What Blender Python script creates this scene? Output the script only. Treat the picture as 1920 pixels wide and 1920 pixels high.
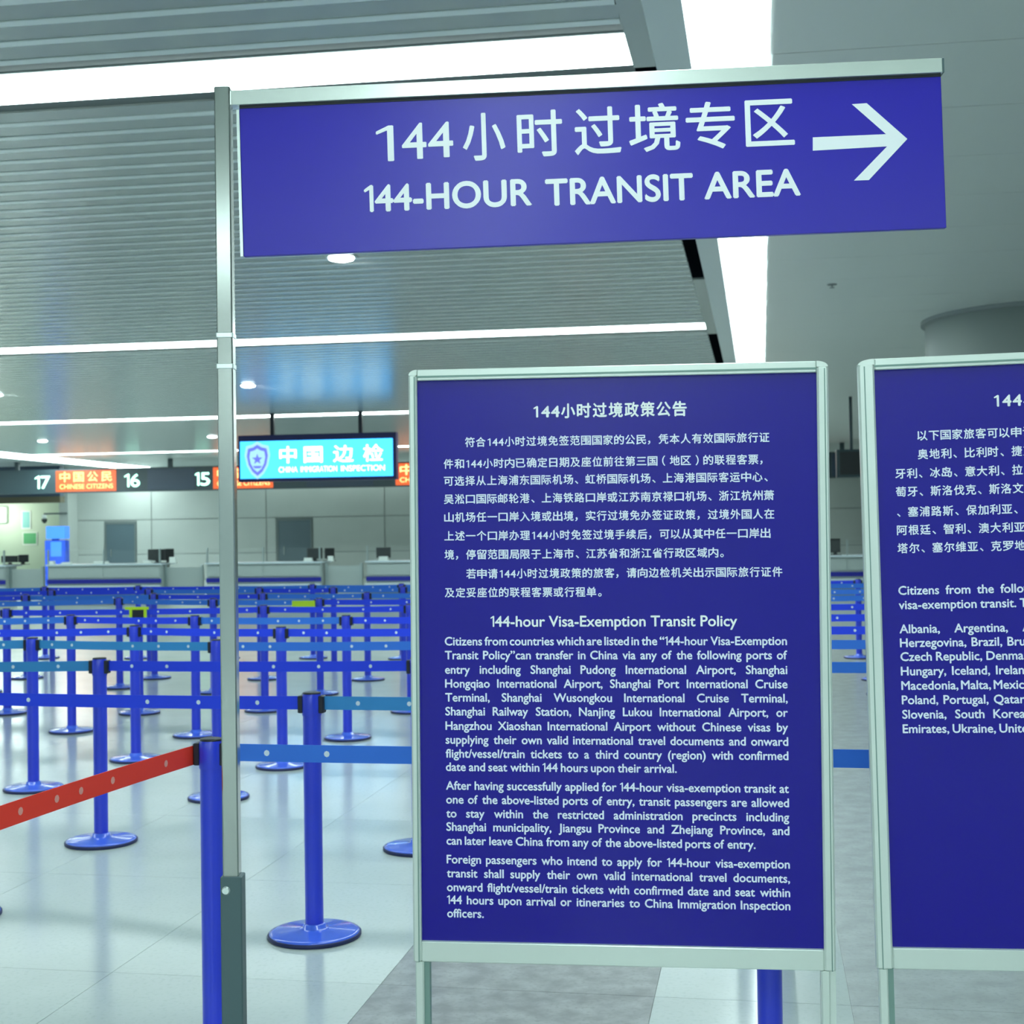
import bpy, math, random
from mathutils import Vector, Matrix

for _o in list(bpy.data.objects):
    bpy.data.objects.remove(_o)
S = bpy.context.scene
COL = S.collection
rnd = random.Random(7)

# ------------------------------------------------------------------ camera
FPX = 2600.0                      # focal length in pixels of the 1920 frame
PITCH = 40 / FPX
ROLL = 0.0145
EYE = 1.56
Fw = Vector((0, math.cos(PITCH), math.sin(PITCH)))
U0 = Vector((0, -math.sin(PITCH), math.cos(PITCH)))
R0 = Vector((1, 0, 0))
Rt = R0 * math.cos(ROLL) - U0 * math.sin(ROLL)
Up = U0 * math.cos(ROLL) + R0 * math.sin(ROLL)
cam = bpy.data.cameras.new('camera')
cam.sensor_width = 36
cam.lens = FPX / 1920 * 36
cam.clip_start = 0.05
cam.clip_end = 400
cam.dof.use_dof = True
cam.dof.focus_distance = 3.15
cam.dof.aperture_fstop = 9.0
camo = bpy.data.objects.new('camera', cam)
COL.objects.link(camo)
mw = Matrix((Rt, Up, -Fw)).transposed().to_4x4()
mw.translation = Vector((0, 0, EYE))
camo.matrix_world = mw
S.camera = camo

# ------------------------------------------------------------------ world, exposure
W = bpy.data.worlds.new('world')
S.world = W
W.use_nodes = True
bg = W.node_tree.nodes['Background']
bg.inputs[0].default_value = (0.64, 0.90, 0.91, 1)
bg.inputs[1].default_value = 0.60
S.view_settings.view_transform = 'Standard'
S.view_settings.look = 'None'
S.view_settings.exposure = 0.35
S.view_settings.gamma = 1.0
S.view_settings.use_curve_mapping = False
STRIP_COL = (0.82, 1.0, 0.975)
STRIP_PWR = 9.0

# ------------------------------------------------------------------ measuring helpers
A = math.radians(10.2)            # hall depth axis, to the right of the view axis
B = math.radians(8.42)            # hall cross axis (rows, ceiling slats, back wall)
TB = math.tan(B)
CEIL = 4.2


def ray(x, y):
    return Fw + Rt * ((x - 960) / FPX) + Up * ((960 - y) / FPX)


def onz(x, y, z):
    d = ray(x, y)
    return Vector((0, 0, EYE)) + d * ((z - EYE) / d.z)


def onY(x, y, Y):
    d = ray(x, y)
    return Vector((0, 0, EYE)) + d * (Y / d.y)


def px_of(P):
    d = P - Vector((0, 0, EYE))
    return 960 + FPX * d.dot(Rt) / d.dot(Fw)


def w2h(P):                       # world -> hall (u across, v deep)
    return (P.x * math.cos(B) - P.y * math.sin(B), P.x * math.sin(B) + P.y * math.cos(B))


def h2w(u, v, z=0):
    return Vector((u * math.cos(B) + v * math.sin(B), -u * math.sin(B) + v * math.cos(B), z))


def onv(x, y, v):                 # point on the cross plane at hall depth v -> (u, z)
    d = ray(x, y)
    t = v / (d.x * math.sin(B) + d.y * math.cos(B))
    P = Vector((0, 0, EYE)) + d * t
    return w2h(P)[0], P.z


def hallL(L, v):                  # u of the point with offset L from the depth axis line
    return L / math.cos(A - B) + v * math.tan(A - B)


# ------------------------------------------------------------------ materials
MAT = {}


def mat(name, col, rough=0.5, metal=0.0, emit=None, power=0.0, noise=None, bump=None, spec=0.5, coat=0.0, alpha=1.0, trans=0.0):
    if name in MAT:
        return MAT[name]
    m = bpy.data.materials.new(name)
    m.use_nodes = True
    nt = m.node_tree
    p = nt.nodes['Principled BSDF']
    p.inputs['Base Color'].default_value = (*col, 1)
    p.inputs['Roughness'].default_value = rough
    p.inputs['Metallic'].default_value = metal
    p.inputs['Specular IOR Level'].default_value = spec
    p.inputs['Coat Weight'].default_value = coat
    p.inputs['Coat Roughness'].default_value = 0.08
    p.inputs['Transmission Weight'].default_value = trans
    p.inputs['Alpha'].default_value = alpha
    if emit:
        p.inputs['Emission Color'].default_value = (*emit, 1)
        p.inputs['Emission Strength'].default_value = power
    if noise:                     # (scale, second colour, contrast lo, hi)
        tc = nt.nodes.new('ShaderNodeTexCoord')
        n = nt.nodes.new('ShaderNodeTexNoise')
        n.inputs['Scale'].default_value = noise[0]
        n.inputs['Detail'].default_value = 5
        r = nt.nodes.new('ShaderNodeValToRGB')
        r.color_ramp.elements[0].position = noise[2]
        r.color_ramp.elements[1].position = noise[3]
        r.color_ramp.elements[0].color = (*col, 1)
        r.color_ramp.elements[1].color = (*noise[1], 1)
        nt.links.new(tc.outputs['Object'], n.inputs['Vector'])
        nt.links.new(n.outputs['Fac'], r.inputs['Fac'])
        nt.links.new(r.outputs['Color'], p.inputs['Base Color'])
    if bump:
        tc = nt.nodes.new('ShaderNodeTexCoord')
        n = nt.nodes.new('ShaderNodeTexNoise')
        n.inputs['Scale'].default_value = bump[0]
        b = nt.nodes.new('ShaderNodeBump')
        b.inputs['Strength'].default_value = bump[1]
        b.inputs['Distance'].default_value = 0.01
        nt.links.new(tc.outputs['Object'], n.inputs['Vector'])
        nt.links.new(n.outputs['Fac'], b.inputs['Height'])
        nt.links.new(b.outputs['Normal'], p.inputs['Normal'])
    MAT[name] = m
    return m


def granite(name, c1, c2, c3, rough, big=2.2):
    m = bpy.data.materials.new(name)
    m.use_nodes = True
    nt = m.node_tree
    p = nt.nodes['Principled BSDF']
    p.inputs['Roughness'].default_value = rough
    tc = nt.nodes.new('ShaderNodeTexCoord')
    geo = nt.nodes.new('ShaderNodeNewGeometry')
    n1 = nt.nodes.new('ShaderNodeTexNoise')
    n1.inputs['Scale'].default_value = big
    n1.inputs['Detail'].default_value = 6
    n2 = nt.nodes.new('ShaderNodeTexNoise')
    n2.inputs['Scale'].default_value = 60
    n2.inputs['Detail'].default_value = 3
    r1 = nt.nodes.new('ShaderNodeValToRGB')
    r1.color_ramp.elements[0].position = 0.35
    r1.color_ramp.elements[1].position = 0.65
    r1.color_ramp.elements[0].color = (*c1, 1)
    r1.color_ramp.elements[1].color = (*c2, 1)
    r2 = nt.nodes.new('ShaderNodeValToRGB')
    r2.color_ramp.elements[0].position = 0.52
    r2.color_ramp.elements[1].position = 0.70
    r2.color_ramp.elements[0].color = (0, 0, 0, 1)
    r2.color_ramp.elements[1].color = (0.6, 0.6, 0.6, 1)
    mx = nt.nodes.new('ShaderNodeMix')
    mx.data_type = 'RGBA'
    mx.inputs[7].default_value = (*c3, 1)
    nt.links.new(geo.outputs['Position'], n1.inputs['Vector'])
    nt.links.new(geo.outputs['Position'], n2.inputs['Vector'])
    nt.links.new(n1.outputs['Fac'], r1.inputs['Fac'])
    nt.links.new(n2.outputs['Fac'], r2.inputs['Fac'])
    nt.links.new(r2.outputs['Color'], mx.inputs[0])
    nt.links.new(r1.outputs['Color'], mx.inputs[6])
    nt.links.new(mx.outputs[2], p.inputs['Base Color'])
    MAT[name] = m
    return m


M_floor = granite('pale_granite', (0.53, 0.60, 0.58), (0.58, 0.65, 0.635), (0.47, 0.54, 0.52), 0.17, 1.6)
M_band = granite('dark_granite', (0.26, 0.265, 0.265), (0.42, 0.44, 0.435), (0.24, 0.24, 0.24), 0.28, 11.0)
M_band2 = granite('grey_granite', (0.42, 0.45, 0.44), (0.50, 0.54, 0.53), (0.38, 0.41, 0.40), 0.25, 9.0)
M_grout = mat('grout', (0.44, 0.49, 0.475), 0.35)
M_slat = mat('slat_metal', (0.33, 0.37, 0.36), 0.24, 0.50)
M_slat_gap = mat('slat_backing', (0.10, 0.12, 0.12), 0.5)
M_lip = mat('slat_lip', (0.70, 0.76, 0.75), 0.28, 0.3)
M_ceil = mat('ceiling_metal', (0.66, 0.69, 0.67), 0.42, 0.2)
M_ceilgap = mat('ceiling_joint', (0.25, 0.28, 0.28), 0.6)
M_beam = mat('beam_paint', (0.62, 0.67, 0.67), 0.45, 0.1)
M_black = mat('black_recess', (0.003, 0.004, 0.006), 0.9, spec=0.0)
M_light = mat('light_diffuser', (0.9, 0.9, 0.9), 0.5, emit=STRIP_COL, power=STRIP_PWR)
M_lens = mat('downlight_lens', (0.9, 0.9, 0.9), 0.4, emit=(0.9, 1, 1), power=14)
M_wall = mat('wall_cladding', (0.36, 0.40, 0.375), 0.45, noise=(0.7, (0.39, 0.43, 0.405), 0.35, 0.65))
M_walldark = mat('wall_joint', (0.25, 0.28, 0.27), 0.7)
M_farwall = mat('far_wall_paint', (0.60, 0.74, 0.60), 0.6)
M_col = mat('column_cladding', (0.20, 0.235, 0.225), 0.45, 0.1)
M_blue = mat('blue_coating', (0.022, 0.050, 0.72), 0.30, coat=0.3)
M_bluebase = mat('blue_base_highlit', (0.07, 0.17, 0.92), 0.22, coat=0.8)  # lighter blue than the posts, highlights put into the colour
M_rim = mat('dark_base_rim', (0.012, 0.02, 0.10), 0.5)
M_clip = mat('black_plastic', (0.008, 0.010, 0.02), 0.45)
M_belt = mat('blue_belt', (0.012, 0.055, 0.88), 0.6)
M_belt2 = mat('azure_belt', (0.03, 0.19, 0.80), 0.55)
M_teal = mat('teal_belt', (0.035, 0.28, 0.66), 0.55)
M_red = mat('red_belt', (0.92, 0.045, 0.022), 0.6)
M_print = mat('belt_print', (0.75, 0.85, 0.95), 0.6)
M_redprint = mat('red_belt_print', (0.85, 0.35, 0.30), 0.6)
M_panel = mat('blue_panel', (0.018, 0.009, 0.42), 0.28, spec=0.42)
M_panel2 = mat('blue_poster', (0.006, 0.0015, 0.29), 0.27, spec=0.36)
M_letter = mat('white_lettering', (0.88, 0.92, 0.96), 0.5)
M_letter2 = mat('poster_lettering', (0.78, 0.83, 1.0), 0.5)
M_alu = mat('brushed_aluminium', (0.74, 0.82, 0.80), 0.28, 0.6)
M_chrome = mat('polished_steel', (0.40, 0.44, 0.42), 0.16, 0.95)
M_arm = mat('arm_aluminium', (0.72, 0.78, 0.74), 0.24, 0.85)
M_edge = mat('steel_edge', (0.42, 0.50, 0.50), 0.3, 0.8)
M_boot = mat('grey_boot', (0.075, 0.13, 0.14), 0.45)
M_frame = mat('frame_aluminium', (0.66, 0.74, 0.70), 0.32, 0.3)
M_framedk = mat('frame_groove_and_shade', (0.20, 0.32, 0.29), 0.5, 0.2)
M_led_cyan = mat('cyan_screen', (0.0, 0.1, 0.2), 0.4, emit=(0.045, 0.42, 1.0), power=2.3)
M_led_white = mat('white_screen_glyph', (0.5, 0.5, 0.5), 0.4, emit=(0.75, 1.0, 1.0), power=2.5)
M_led_emb = mat('violet_screen_glyph', (0.1, 0.1, 0.3), 0.4, emit=(0.10, 0.12, 0.75), power=1.3)
M_led_pale = mat('pale_blue_screen_glyph', (0.1, 0.1, 0.3), 0.4, emit=(0.28, 0.55, 1.0), power=1.3)
M_orange_bg = mat('orange_screen', (0.1, 0.02, 0.0), 0.4, emit=(0.60, 0.09, 0.02), power=1.3)
M_orange = mat('orange_screen_glyph', (0.4, 0.1, 0.0), 0.4, emit=(1.0, 0.36, 0.13), power=3.2)
M_digit = mat('green_white_glyph', (0.3, 0.4, 0.4), 0.4, emit=(0.40, 1.0, 0.72), power=3.0)
M_housing = mat('sign_housing', (0.022, 0.045, 0.055), 0.4)
M_bezel = mat('blue_screen_bezel', (0.006, 0.008, 0.10), 0.35)
M_housing2 = mat('grey_display_housing', (0.02, 0.04, 0.07), 0.35)
M_door = mat('door_glass_grey', (0.07, 0.11, 0.13), 0.25)
M_doorframe = mat('door_frame_grey', (0.10, 0.13, 0.13), 0.4)
M_counter = mat('counter_grey', (0.40, 0.47, 0.46), 0.4)
M_stripe = mat('counter_blue_stripe', (0.008, 0.012, 0.30), 0.35)
M_ledge = mat('counter_ledge', (0.62, 0.72, 0.78), 0.35)
M_lower = mat('counter_base_blue', (0.18, 0.28, 0.42), 0.45)
M_glass = mat('screen_glass', (0.45, 0.55, 0.55), 0.05, alpha=0.03, spec=0.3)
M_monitor = mat('monitor_black', (0.010, 0.014, 0.016), 0.35)
M_white = mat('white_plastic', (0.85, 0.92, 0.88), 0.4)
M_yellow = mat('fluorescent_yellow', (0.55, 0.80, 0.02), 0.5)
M_kiosk = mat('kiosk_blue', (0.02, 0.08, 0.62), 0.35)
M_kioskscr = mat('kiosk_screen', (0.02, 0.1, 0.5), 0.3, emit=(0.06, 0.25, 1.0), power=0.8)
M_poster_g = mat('poster_green', (0.12, 0.50, 0.22), 0.5)
M_poster_c = mat('poster_cyan', (0.22, 0.62, 0.60), 0.5)


# ------------------------------------------------------------------ mesh builder
class MB:
    def __init__(s):
        s.v, s.f, s.mi, s.mats, s.sm = [], [], [], [], []

    def _m(s, m):
        if m not in s.mats:
            s.mats.append(m)
        return s.mats.index(m)

    def face(s, pts, m, smooth=False):
        k = len(s.v)
        s.v += [tuple(p) for p in pts]
        s.f.append(tuple(range(k, k + len(pts))))
        s.mi.append(s._m(m))
        s.sm.append(smooth)

    def add(s, vs, fs, m, smooth=False):
        k = len(s.v)
        s.v += [tuple(p) for p in vs]
        i = s._m(m)
        for f in fs:
            s.f.append(tuple(k + q for q in f))
            s.mi.append(i)
            s.sm.append(smooth)

    def box(s, x0, x1, y0, y1, z0, z1, m, c=0.0):
        if c <= 0:
            vs = [(x, y, z) for x in (x0, x1) for y in (y0, y1) for z in (z0, z1)]
            fs = [(0, 1, 3, 2), (4, 6, 7, 5), (0, 4, 5, 1), (2, 3, 7, 6), (0, 2, 6, 4), (1, 5, 7, 3)]
            s.add(vs, fs, m)
            return
        # vertical-edge chamfers + small top/bottom chamfer
        def ring(i, z):
            a0, a1, b0, b1 = x0 + i, x1 - i, y0 + i, y1 - i
            return [(a0 + c, b0, z), (a1 - c, b0, z), (a1, b0 + c, z), (a1, b1 - c, z),
                    (a1 - c, b1, z), (a0 + c, b1, z), (a0, b1 - c, z), (a0, b0 + c, z)]
        cc = c * 0.6
        rs = [ring(cc, z0), ring(0, z0 + cc), ring(0, z1 - cc), ring(cc, z1)]
        vs = [p for r in rs for p in r]
        fs = [tuple(range(7, -1, -1)), tuple(range(24, 32))]
        for k in range(3):
            for i in range(8):
                j = (i + 1) % 8
                fs.append((k * 8 + i, k * 8 + j, k * 8 + 8 + j, k * 8 + 8 + i))
        s.add(vs, fs, m)

    def lathe(s, prof, m, n=24, cx=0, cy=0, smooth=True):   # prof: [(r, z)] bottom to top
        vs, fs = [], []
        for r, z in prof:
            for i in range(n):
                t = 2 * math.pi * i / n
                vs.append((cx + r * math.cos(t), cy + r * math.sin(t), z))
        for k in range(len(prof) - 1):
            for i in range(n):
                j = (i + 1) % n
                fs.append((k * n + i, k * n + j, (k + 1) * n + j, (k + 1) * n + i))
        s.add(vs, fs, m, smooth)
        s.add([vs[i] for i in range(n)], [tuple(range(n - 1, -1, -1))], m)
        o = (len(prof) - 1) * n
        s.add([vs[o + i] for i in range(n)], [tuple(range(n))], m)

    def poly(s, pts, y0, y1, m):      # outline in xz, extruded along y
        n = len(pts)
        vs = [(x, y0, z) for x, z in pts] + [(x, y1, z) for x, z in pts]
        fs = [tuple(range(n)), tuple(range(2 * n - 1, n - 1, -1))]
        for i in range(n):
            j = (i + 1) % n
            fs.append((i, n + i, n + j, j))
        s.add(vs, fs, m)

    def mesh(s, name):
        me = bpy.data.meshes.new(name)
        me.from_pydata(s.v, [], s.f)
        for m in s.mats:
            me.materials.append(m)
        me.polygons.foreach_set('material_index', s.mi)
        me.polygons.foreach_set('use_smooth', s.sm)
        me.update()
        return me

    def build(s, name, parent=None, loc=None, rotz=None):
        o = bpy.data.objects.new(name, s.mesh(name))
        COL.objects.link(o)
        if parent:
            o.parent = parent
        if loc is not None:
            o.location = loc
        if rotz is not None:
            o.rotation_euler[2] = rotz
        return o


def tag(o, label=None, cat=None, group=None, kind=None):
    for k, q in (('label', label), ('category', cat), ('group', group), ('kind', kind)):
        if q:
            o[k] = q
    return o


def thing(name, label, cat, loc=(0, 0, 0), rotz=0.0, group=None):
    o = bpy.data.objects.new(name, None)
    COL.objects.link(o)
    o.empty_display_size = 0.1
    o.location = loc
    o.rotation_euler[2] = rotz
    return tag(o, label, cat, group)


def part(name, me, parent, loc=(0, 0, 0), rot=(0, 0, 0)):
    o = bpy.data.objects.new(name, me)
    COL.objects.link(o)
    o.parent = parent
    o.location = loc
    o.rotation_euler = rot
    return o


def copy_tree(o, parent=None):
    c = o.copy()
    COL.objects.link(c)
    c.parent = parent
    for ch in list(o.children):
        copy_tree(ch, c)
    return c


# ------------------------------------------------------------------ lettering
_wcache = {}


def _raw(txt):
    c = bpy.data.curves.new('lettering', 'FONT')
    c.body = txt
    c.size = 1
    c.resolution_u = 7 if txt.isupper() or txt in ("44-HOUR", "4") else 3
    c.fill_mode = 'FRONT'
    o = bpy.data.objects.new('lettering', c)
    COL.objects.link(o)
    me = bpy.data.meshes.new_from_object(o)
    vs = [(v.co.x, v.co.y) for v in me.vertices]
    fs = [tuple(p.vertices) for p in me.polygons]
    bpy.data.objects.remove(o)
    bpy.data.curves.remove(c)
    bpy.data.meshes.remove(me)
    return vs, fs


def _one():                       # the figure 1 with its flag, as the signs print it
    h = 0.69
    vs = [(0.205, 0), (0.27, 0), (0.27, h), (0.215, h), (0.205, h - 0.075), (0.06, h - 0.155), (0.06, h - 0.105)]
    return vs, [(0, 1, 2, 3, 4), (3, 6, 5, 4)]


def glyphs(txt, bold=0.0):
    """flat mesh of a word at font size 1 -> (verts2d, faces, xmin, xmax)"""
    key = (txt, bold)
    if key in _wcache:
        return _wcache[key]
    segs = []
    cur = ''
    for ch in txt:
        if ch == '1':
            if cur: segs.append(cur)
            segs.append('1'); cur = ''
        else:
            cur += ch
    if cur: segs.append(cur)
    vs, fs, x = [], [], 0.0
    for sg in segs:
        v1, f1 = _one() if sg == '1' else _raw(sg)
        if not v1:
            continue
        x0 = min(q[0] for q in v1); x1 = max(q[0] for q in v1)
        k = len(vs)
        vs += [(x + q[0] - x0, q[1]) for q in v1]
        fs += [tuple(k + i for i in f) for f in f1]
        x += x1 - x0 + 0.075
    if bold > 0:
        n = len(vs)
        nv, nf = [], []
        for i, (dx, dz) in enumerate([(bold, 0), (-bold, 0), (0, bold), (0, -bold)]):
            nv += [(a + dx, b + dz, i) for a, b in vs]
            nf += [tuple(i * n + q for q in f) for f in fs]
        vs, fs = nv, nf
    else:
        vs = [(a, b, 0) for a, b in vs]
    xs = [q[0] for q in vs] or [0, 0.3]
    _wcache[key] = (vs, fs, min(xs), max(xs))
    return _wcache[key]


def put(mb, txt, x, z, size, sx, m, y=0.0, bold=0.0):
    """baseline-left at (x,z); returns advance"""
    vs, fs, a, b = glyphs(txt, bold)
    mb.add([(x + (vx - a) * size * sx, y - ly * 0.00012, z + vz * size) for vx, vz, ly in vs], fs, m)
    return (b - a) * size * sx


def put_fit(mb, txt, x0, x1, z, size, m, y=0.0, bold=0.0):
    vs, fs, a, b = glyphs(txt, bold)
    sx = (x1 - x0) / ((b - a) * size)
    put(mb, txt, x0, z, size, sx, m, y, bold)


def put_chars(mb, txt, x0, pitch, z, size, m, y=0.0, bold=0.0, digit=0.55):
    """CJK line: every glyph in its own cell, latin digits narrower"""
    x = x0
    for ch in txt:
        w = pitch * (digit if ch.isascii() else 1.0)
        if ch not in ' \u3000':
            vs, fs, a, b = glyphs(ch, bold)
            sx = w * 0.90 / max(b - a, 1e-3) / size if ch.isascii() or (b - a) > 0.6 else 1.0
            sx = min(sx, 1.15)
            off = 0.5 * (w - (b - a) * size * sx) if ch not in '，、。' else 0.1 * w
            put(mb, ch, x + off, z, size, sx, m, y, bold)
        x += w
    return x


def put_words(mb, line, x0, x1, z, size, sx, m, y=0.0, bold=0.0, just=True):
    ws = line.split(' ')
    wid = [(glyphs(w, bold)[3] - glyphs(w, bold)[2]) * size * sx for w in ws]
    gap = (x1 - x0 - sum(wid)) / max(1, len(ws) - 1) if just else size * 0.26 * sx
    x = x0
    for w, q in zip(ws, wid):
        put(mb, w, x, z, size, sx, m, y, bold)
        x += q + gap


def block_scale(lines, W, size, bold, mingap=0.2):
    best = 9
    for l in lines:
        ws = l.split(' ')
        wid = sum((glyphs(w, bold)[3] - glyphs(w, bold)[2]) * size for w in ws)
        best = min(best, W / (wid + (len(ws) - 1) * size * mingap))
    return best


# ================================================================== FLOOR
HALLROT = -B
fl = MB()
fl.box(-34, 30, -40, 75, -0.20, -0.005, M_grout)
floor = fl.build('floor', rotz=-A)
tag(floor, kind='structure')
far = MB()
for x0, x1, mm in [(-34, -1.33, M_floor), (-1.33, -0.38, M_band), (-0.38, 0.26, M_floor), (0.26, 1.25, M_band2), (1.25, 30, M_floor)]:
    far.box(x0, x1, 15.4, 75, -0.005, 0.0, mm)
    far.box(x0, x1, -40, 2.0, -0.005, 0.0, mm)
far.box(-34, -7.33, 2.0, 15.4, -0.005, 0.0, M_floor)
far.box(4.25, 30, 2.0, 15.4, -0.005, 0.0, M_floor)
tag(far.build('floor_paving', floor), kind='stuff')
cols = [(-7.33 + i, -6.33 + i, M_floor) for i in range(6)] + [(-1.33, -0.38, M_band), (-0.38, 0.26, M_floor), (0.26, 1.25, M_band2)] + \
       [(1.25 + i, 2.25 + i, M_floor) for i in range(3)]
tilecache = {}
YP = 1.34
for (x0, x1, mm) in cols:
    key = (round(x1 - x0, 3), mm.name)
    if key not in tilecache:
        t = MB()
        w = x1 - x0
        g, b = 0.0011, 0.004
        t.box(g, w - g, g, YP - g, -0.0045, 0.0, mm)
        tilecache[key] = t.mesh('floor_tile')
    for j in range(10):
        part('floor_tile', tilecache[key], floor, (x0, 2.0 + j * YP, 0))

# ================================================================== CEILING
ce = MB()
ce.box(-44, 30, -40, 70, CEIL + 0.03, CEIL + 0.12, M_ceilgap)
ceiling = ce.build('ceiling', rotz=HALLROT)
tag(ceiling, kind='structure')
LS, LB0, LB1, LL0, LL1 = -0.67, -0.57, -0.54, -0.335, 0.085     # slat edge, track, beam, light
# backing seen through the slat joints
PITCHS = 0.27
strips_v = [(-28.0, -27.2), (-17.0, -16.2), (-6.6, -5.6), (7.34, 7.81), (17.80, 18.27), (28.95, 29.42), (40.1, 40.6)]
bk = MB()
vv = [-40.0, 62.0]
bk.add([(-40, vv[0], CEIL + 0.012), (hallL(LS, vv[0]), vv[0], CEIL + 0.012), (hallL(LS, vv[1]), vv[1], CEIL + 0.012), (-40, vv[1], CEIL + 0.012)],
       [(0, 1, 2, 3)], M_slat_gap)
bk.build('ceiling_backing', ceiling)
sl = MB()
sl.box(-38, 0, 0.0, 0.190, 0.0, 0.03, M_slat)
sl.box(-38, 0, 0.190, 0.258, -0.005, 0.03, M_lip)
slat_me = sl.mesh('ceiling_slat')
v = 8.188 - 0.198 / 2 - 0.135 + 0.036 - PITCHS * 70
n_s = 0
while v < 58:
    c = v + 0.1
    if not any(a - 0.12 < c < b + 0.12 for a, b in strips_v) and v > -6:
        part('ceiling_slat', slat_me, ceiling, (hallL(LS, v), v, CEIL))
        n_s += 1
    v += PITCHS
# plain panels to the right of the light band
pn = MB()
pn.box(0, 26, 0.004, 1.196, 0, 0.03, M_ceil)
pn_me = pn.mesh('ceiling_panel')
for i in range(56):
    v = -9 + 1.2 * i
    part('ceiling_panel', pn_me, ceiling, (hallL(LL1 + 0.02, v), v, CEIL))

# beam between slats and light band (runs along the depth axis)
bm = MB()
bm.box(LB1, LL0 - 0.01, -40, 60, CEIL - 0.03, CEIL + 0.03, M_beam)
tag(bm.build('trim_1', rotz=-A), kind='structure')
tr = MB()
for y0, y1 in [(-40, 7.83), (14.6, 18.7)]:
    tr.box(LS, LB1, y0, y1, CEIL - 0.012, CEIL + 0.03, M_slat)
for y0, y1 in [(7.83, 14.6), (18.8, 30.0), (30.2, 41.0)]:
    tr.box(LS, LB1, y0, y1, CEIL + 0.01, CEIL + 0.03, M_black)
tag(tr.build('trim_2', rotz=-A), kind='structure')


def strip_light(u0, u1, v0, v1, label, depth=False):
    t = thing('ceiling_light_strip', label, 'ceiling light', (0, 0, 0), -A if depth else HALLROT, None)
    h = MB()
    h.box(u0 - 0.02, u1 + 0.02, v0 - 0.02, v1 + 0.02, CEIL + 0.004, CEIL + 0.03, M_beam)
    h.build('housing', t)
    d = MB()
    d.box(u0, u1, v0, v1, CEIL - 0.006, CEIL + 0.006, M_light)
    d.build('diffuser', t)
    return t


strip_labels = ['most distant cross light strip behind the viewer', 'second cross light strip behind the viewer', 'nearest cross light strip behind the viewer',
                'widest cross light strip at the top left, ending beside the wedge light',
                'thin cross light strip just below the overhead blue sign',
                'cross light strip right above the cyan screen rods',
                'most distant cross light strip, above the number sign bar']
for (a, b), lb in zip(strips_v, strip_labels):
    strip_light(-36 if b > 0 else -14, hallL(LB1, b) - 0.01 if b > 0 else 9, a, b, lb)
strip_light(LL0, LL1, -40, 50, 'bright wedge-shaped light band running away along the plain ceiling', True)
strip_light(-23.6, -22.2, 32, 50, 'bright light band at far left above the dark sign bar', True)

_a = onv(446, 900, 48.9)[0]
_b = onv(1000, 900, 48.9)[0]
strip_light(_a, _b, 48.75, 48.95, 'hidden wash light over the back wall behind the cyan screen')
# downlights
dl_pos = [(640, 487, 'round downlight just below the lower edge of the overhead blue sign'),
          (465, 725, 'round downlight right of the steel pole above the cyan screen'),
          (80, 828, 'round downlight above the number 17 sign'),
          (398, 820, 'round downlight left of the steel pole above the number 15 sign'),
          (-8, 742, 'round downlight cut by the left edge of the picture')]
for i, (x, y, lb) in enumerate(dl_pos):
    P = onz(x, y, CEIL - 0.03)
    t = thing('downlight', lb, 'ceiling light', (P.x, P.y, CEIL), 0, 'downlights in the slatted ceiling')
    r = MB()
    r.lathe([(0.15, -0.012), (0.155, -0.004), (0.155, 0.0)], M_edge, 28)
    r.build('trim_ring', t)
    l = MB()
    l.lathe([(0.06, -0.045), (0.115, -0.03), (0.125, -0.0125)], M_lens, 28)
    l.build('lens', t)
# small sprinkler rose on the plain ceiling
P = onz(1560, 533, CEIL)
t = thing('sprinkler', 'small dark sprinkler head on the plain ceiling right of the light band', 'sprinkler', (P.x, P.y, CEIL))
q = MB(); q.lathe([(0.05, -0.01), (0.055, 0)], M_ceilgap, 16); q.build('rose', t)
q = MB(); q.lathe([(0.03, -0.04), (0.03, -0.036), (0.008, -0.034), (0.008, -0.01)], M_ceilgap, 12); q.build('head', t)

# ================================================================== BACK WALL
VW = 49.4
WALLH = CEIL + 0.03
wl = MB()
uL = onv(127, 1000, VW)[0]
wl.box(uL, 28, VW, VW + 0.3, 0, WALLH, M_walldark)
wall = wl.build('wall_back', rotz=HALLROT)
tag(wall, kind='structure')
ujoin = [uL + 0.0] + [onv(x, 1000, VW)[0] for x in (285, 500, 722)]
step = ujoin[3] - ujoin[2]
while ujoin[-1] < 27:
    ujoin.append(ujoin[-1] + step)
zj = [0.0, 0.98, 2.27, WALLH - 0.02]
doors = []
for x0, x1, ytop in [(197, 256, 979), (519, 586, 972)]:
    a, zt = onv(x0, ytop, VW)
    b, _ = onv(x1, ytop, VW)
    doors.append((a, b, zt))
for i in range(len(ujoin) - 1):
    for k in range(3):
        segs = [(ujoin[i] + 0.02, ujoin[i + 1] - 0.02)]
        if k < 2:
            for a, b, zt in doors:
                ns = []
                for s0, s1 in segs:
                    if b < s0 or a > s1:
                        ns.append((s0, s1))
                    else:
                        if a - 0.03 > s0: ns.append((s0, a - 0.03))
                        if b + 0.03 < s1: ns.append((b + 0.03, s1))
                segs = ns
        for s0, s1 in segs:
            if s1 - s0 < 0.05:
                continue
            m_ = MB()
            m_.box(0, s1 - s0, -0.03, 0.0, 0, zj[k + 1] - zj[k] - 0.03, M_wall)
            part('wall_panel', m_.mesh('wall_panel'), wall, (s0, VW, zj[k] + 0.015))
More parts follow.
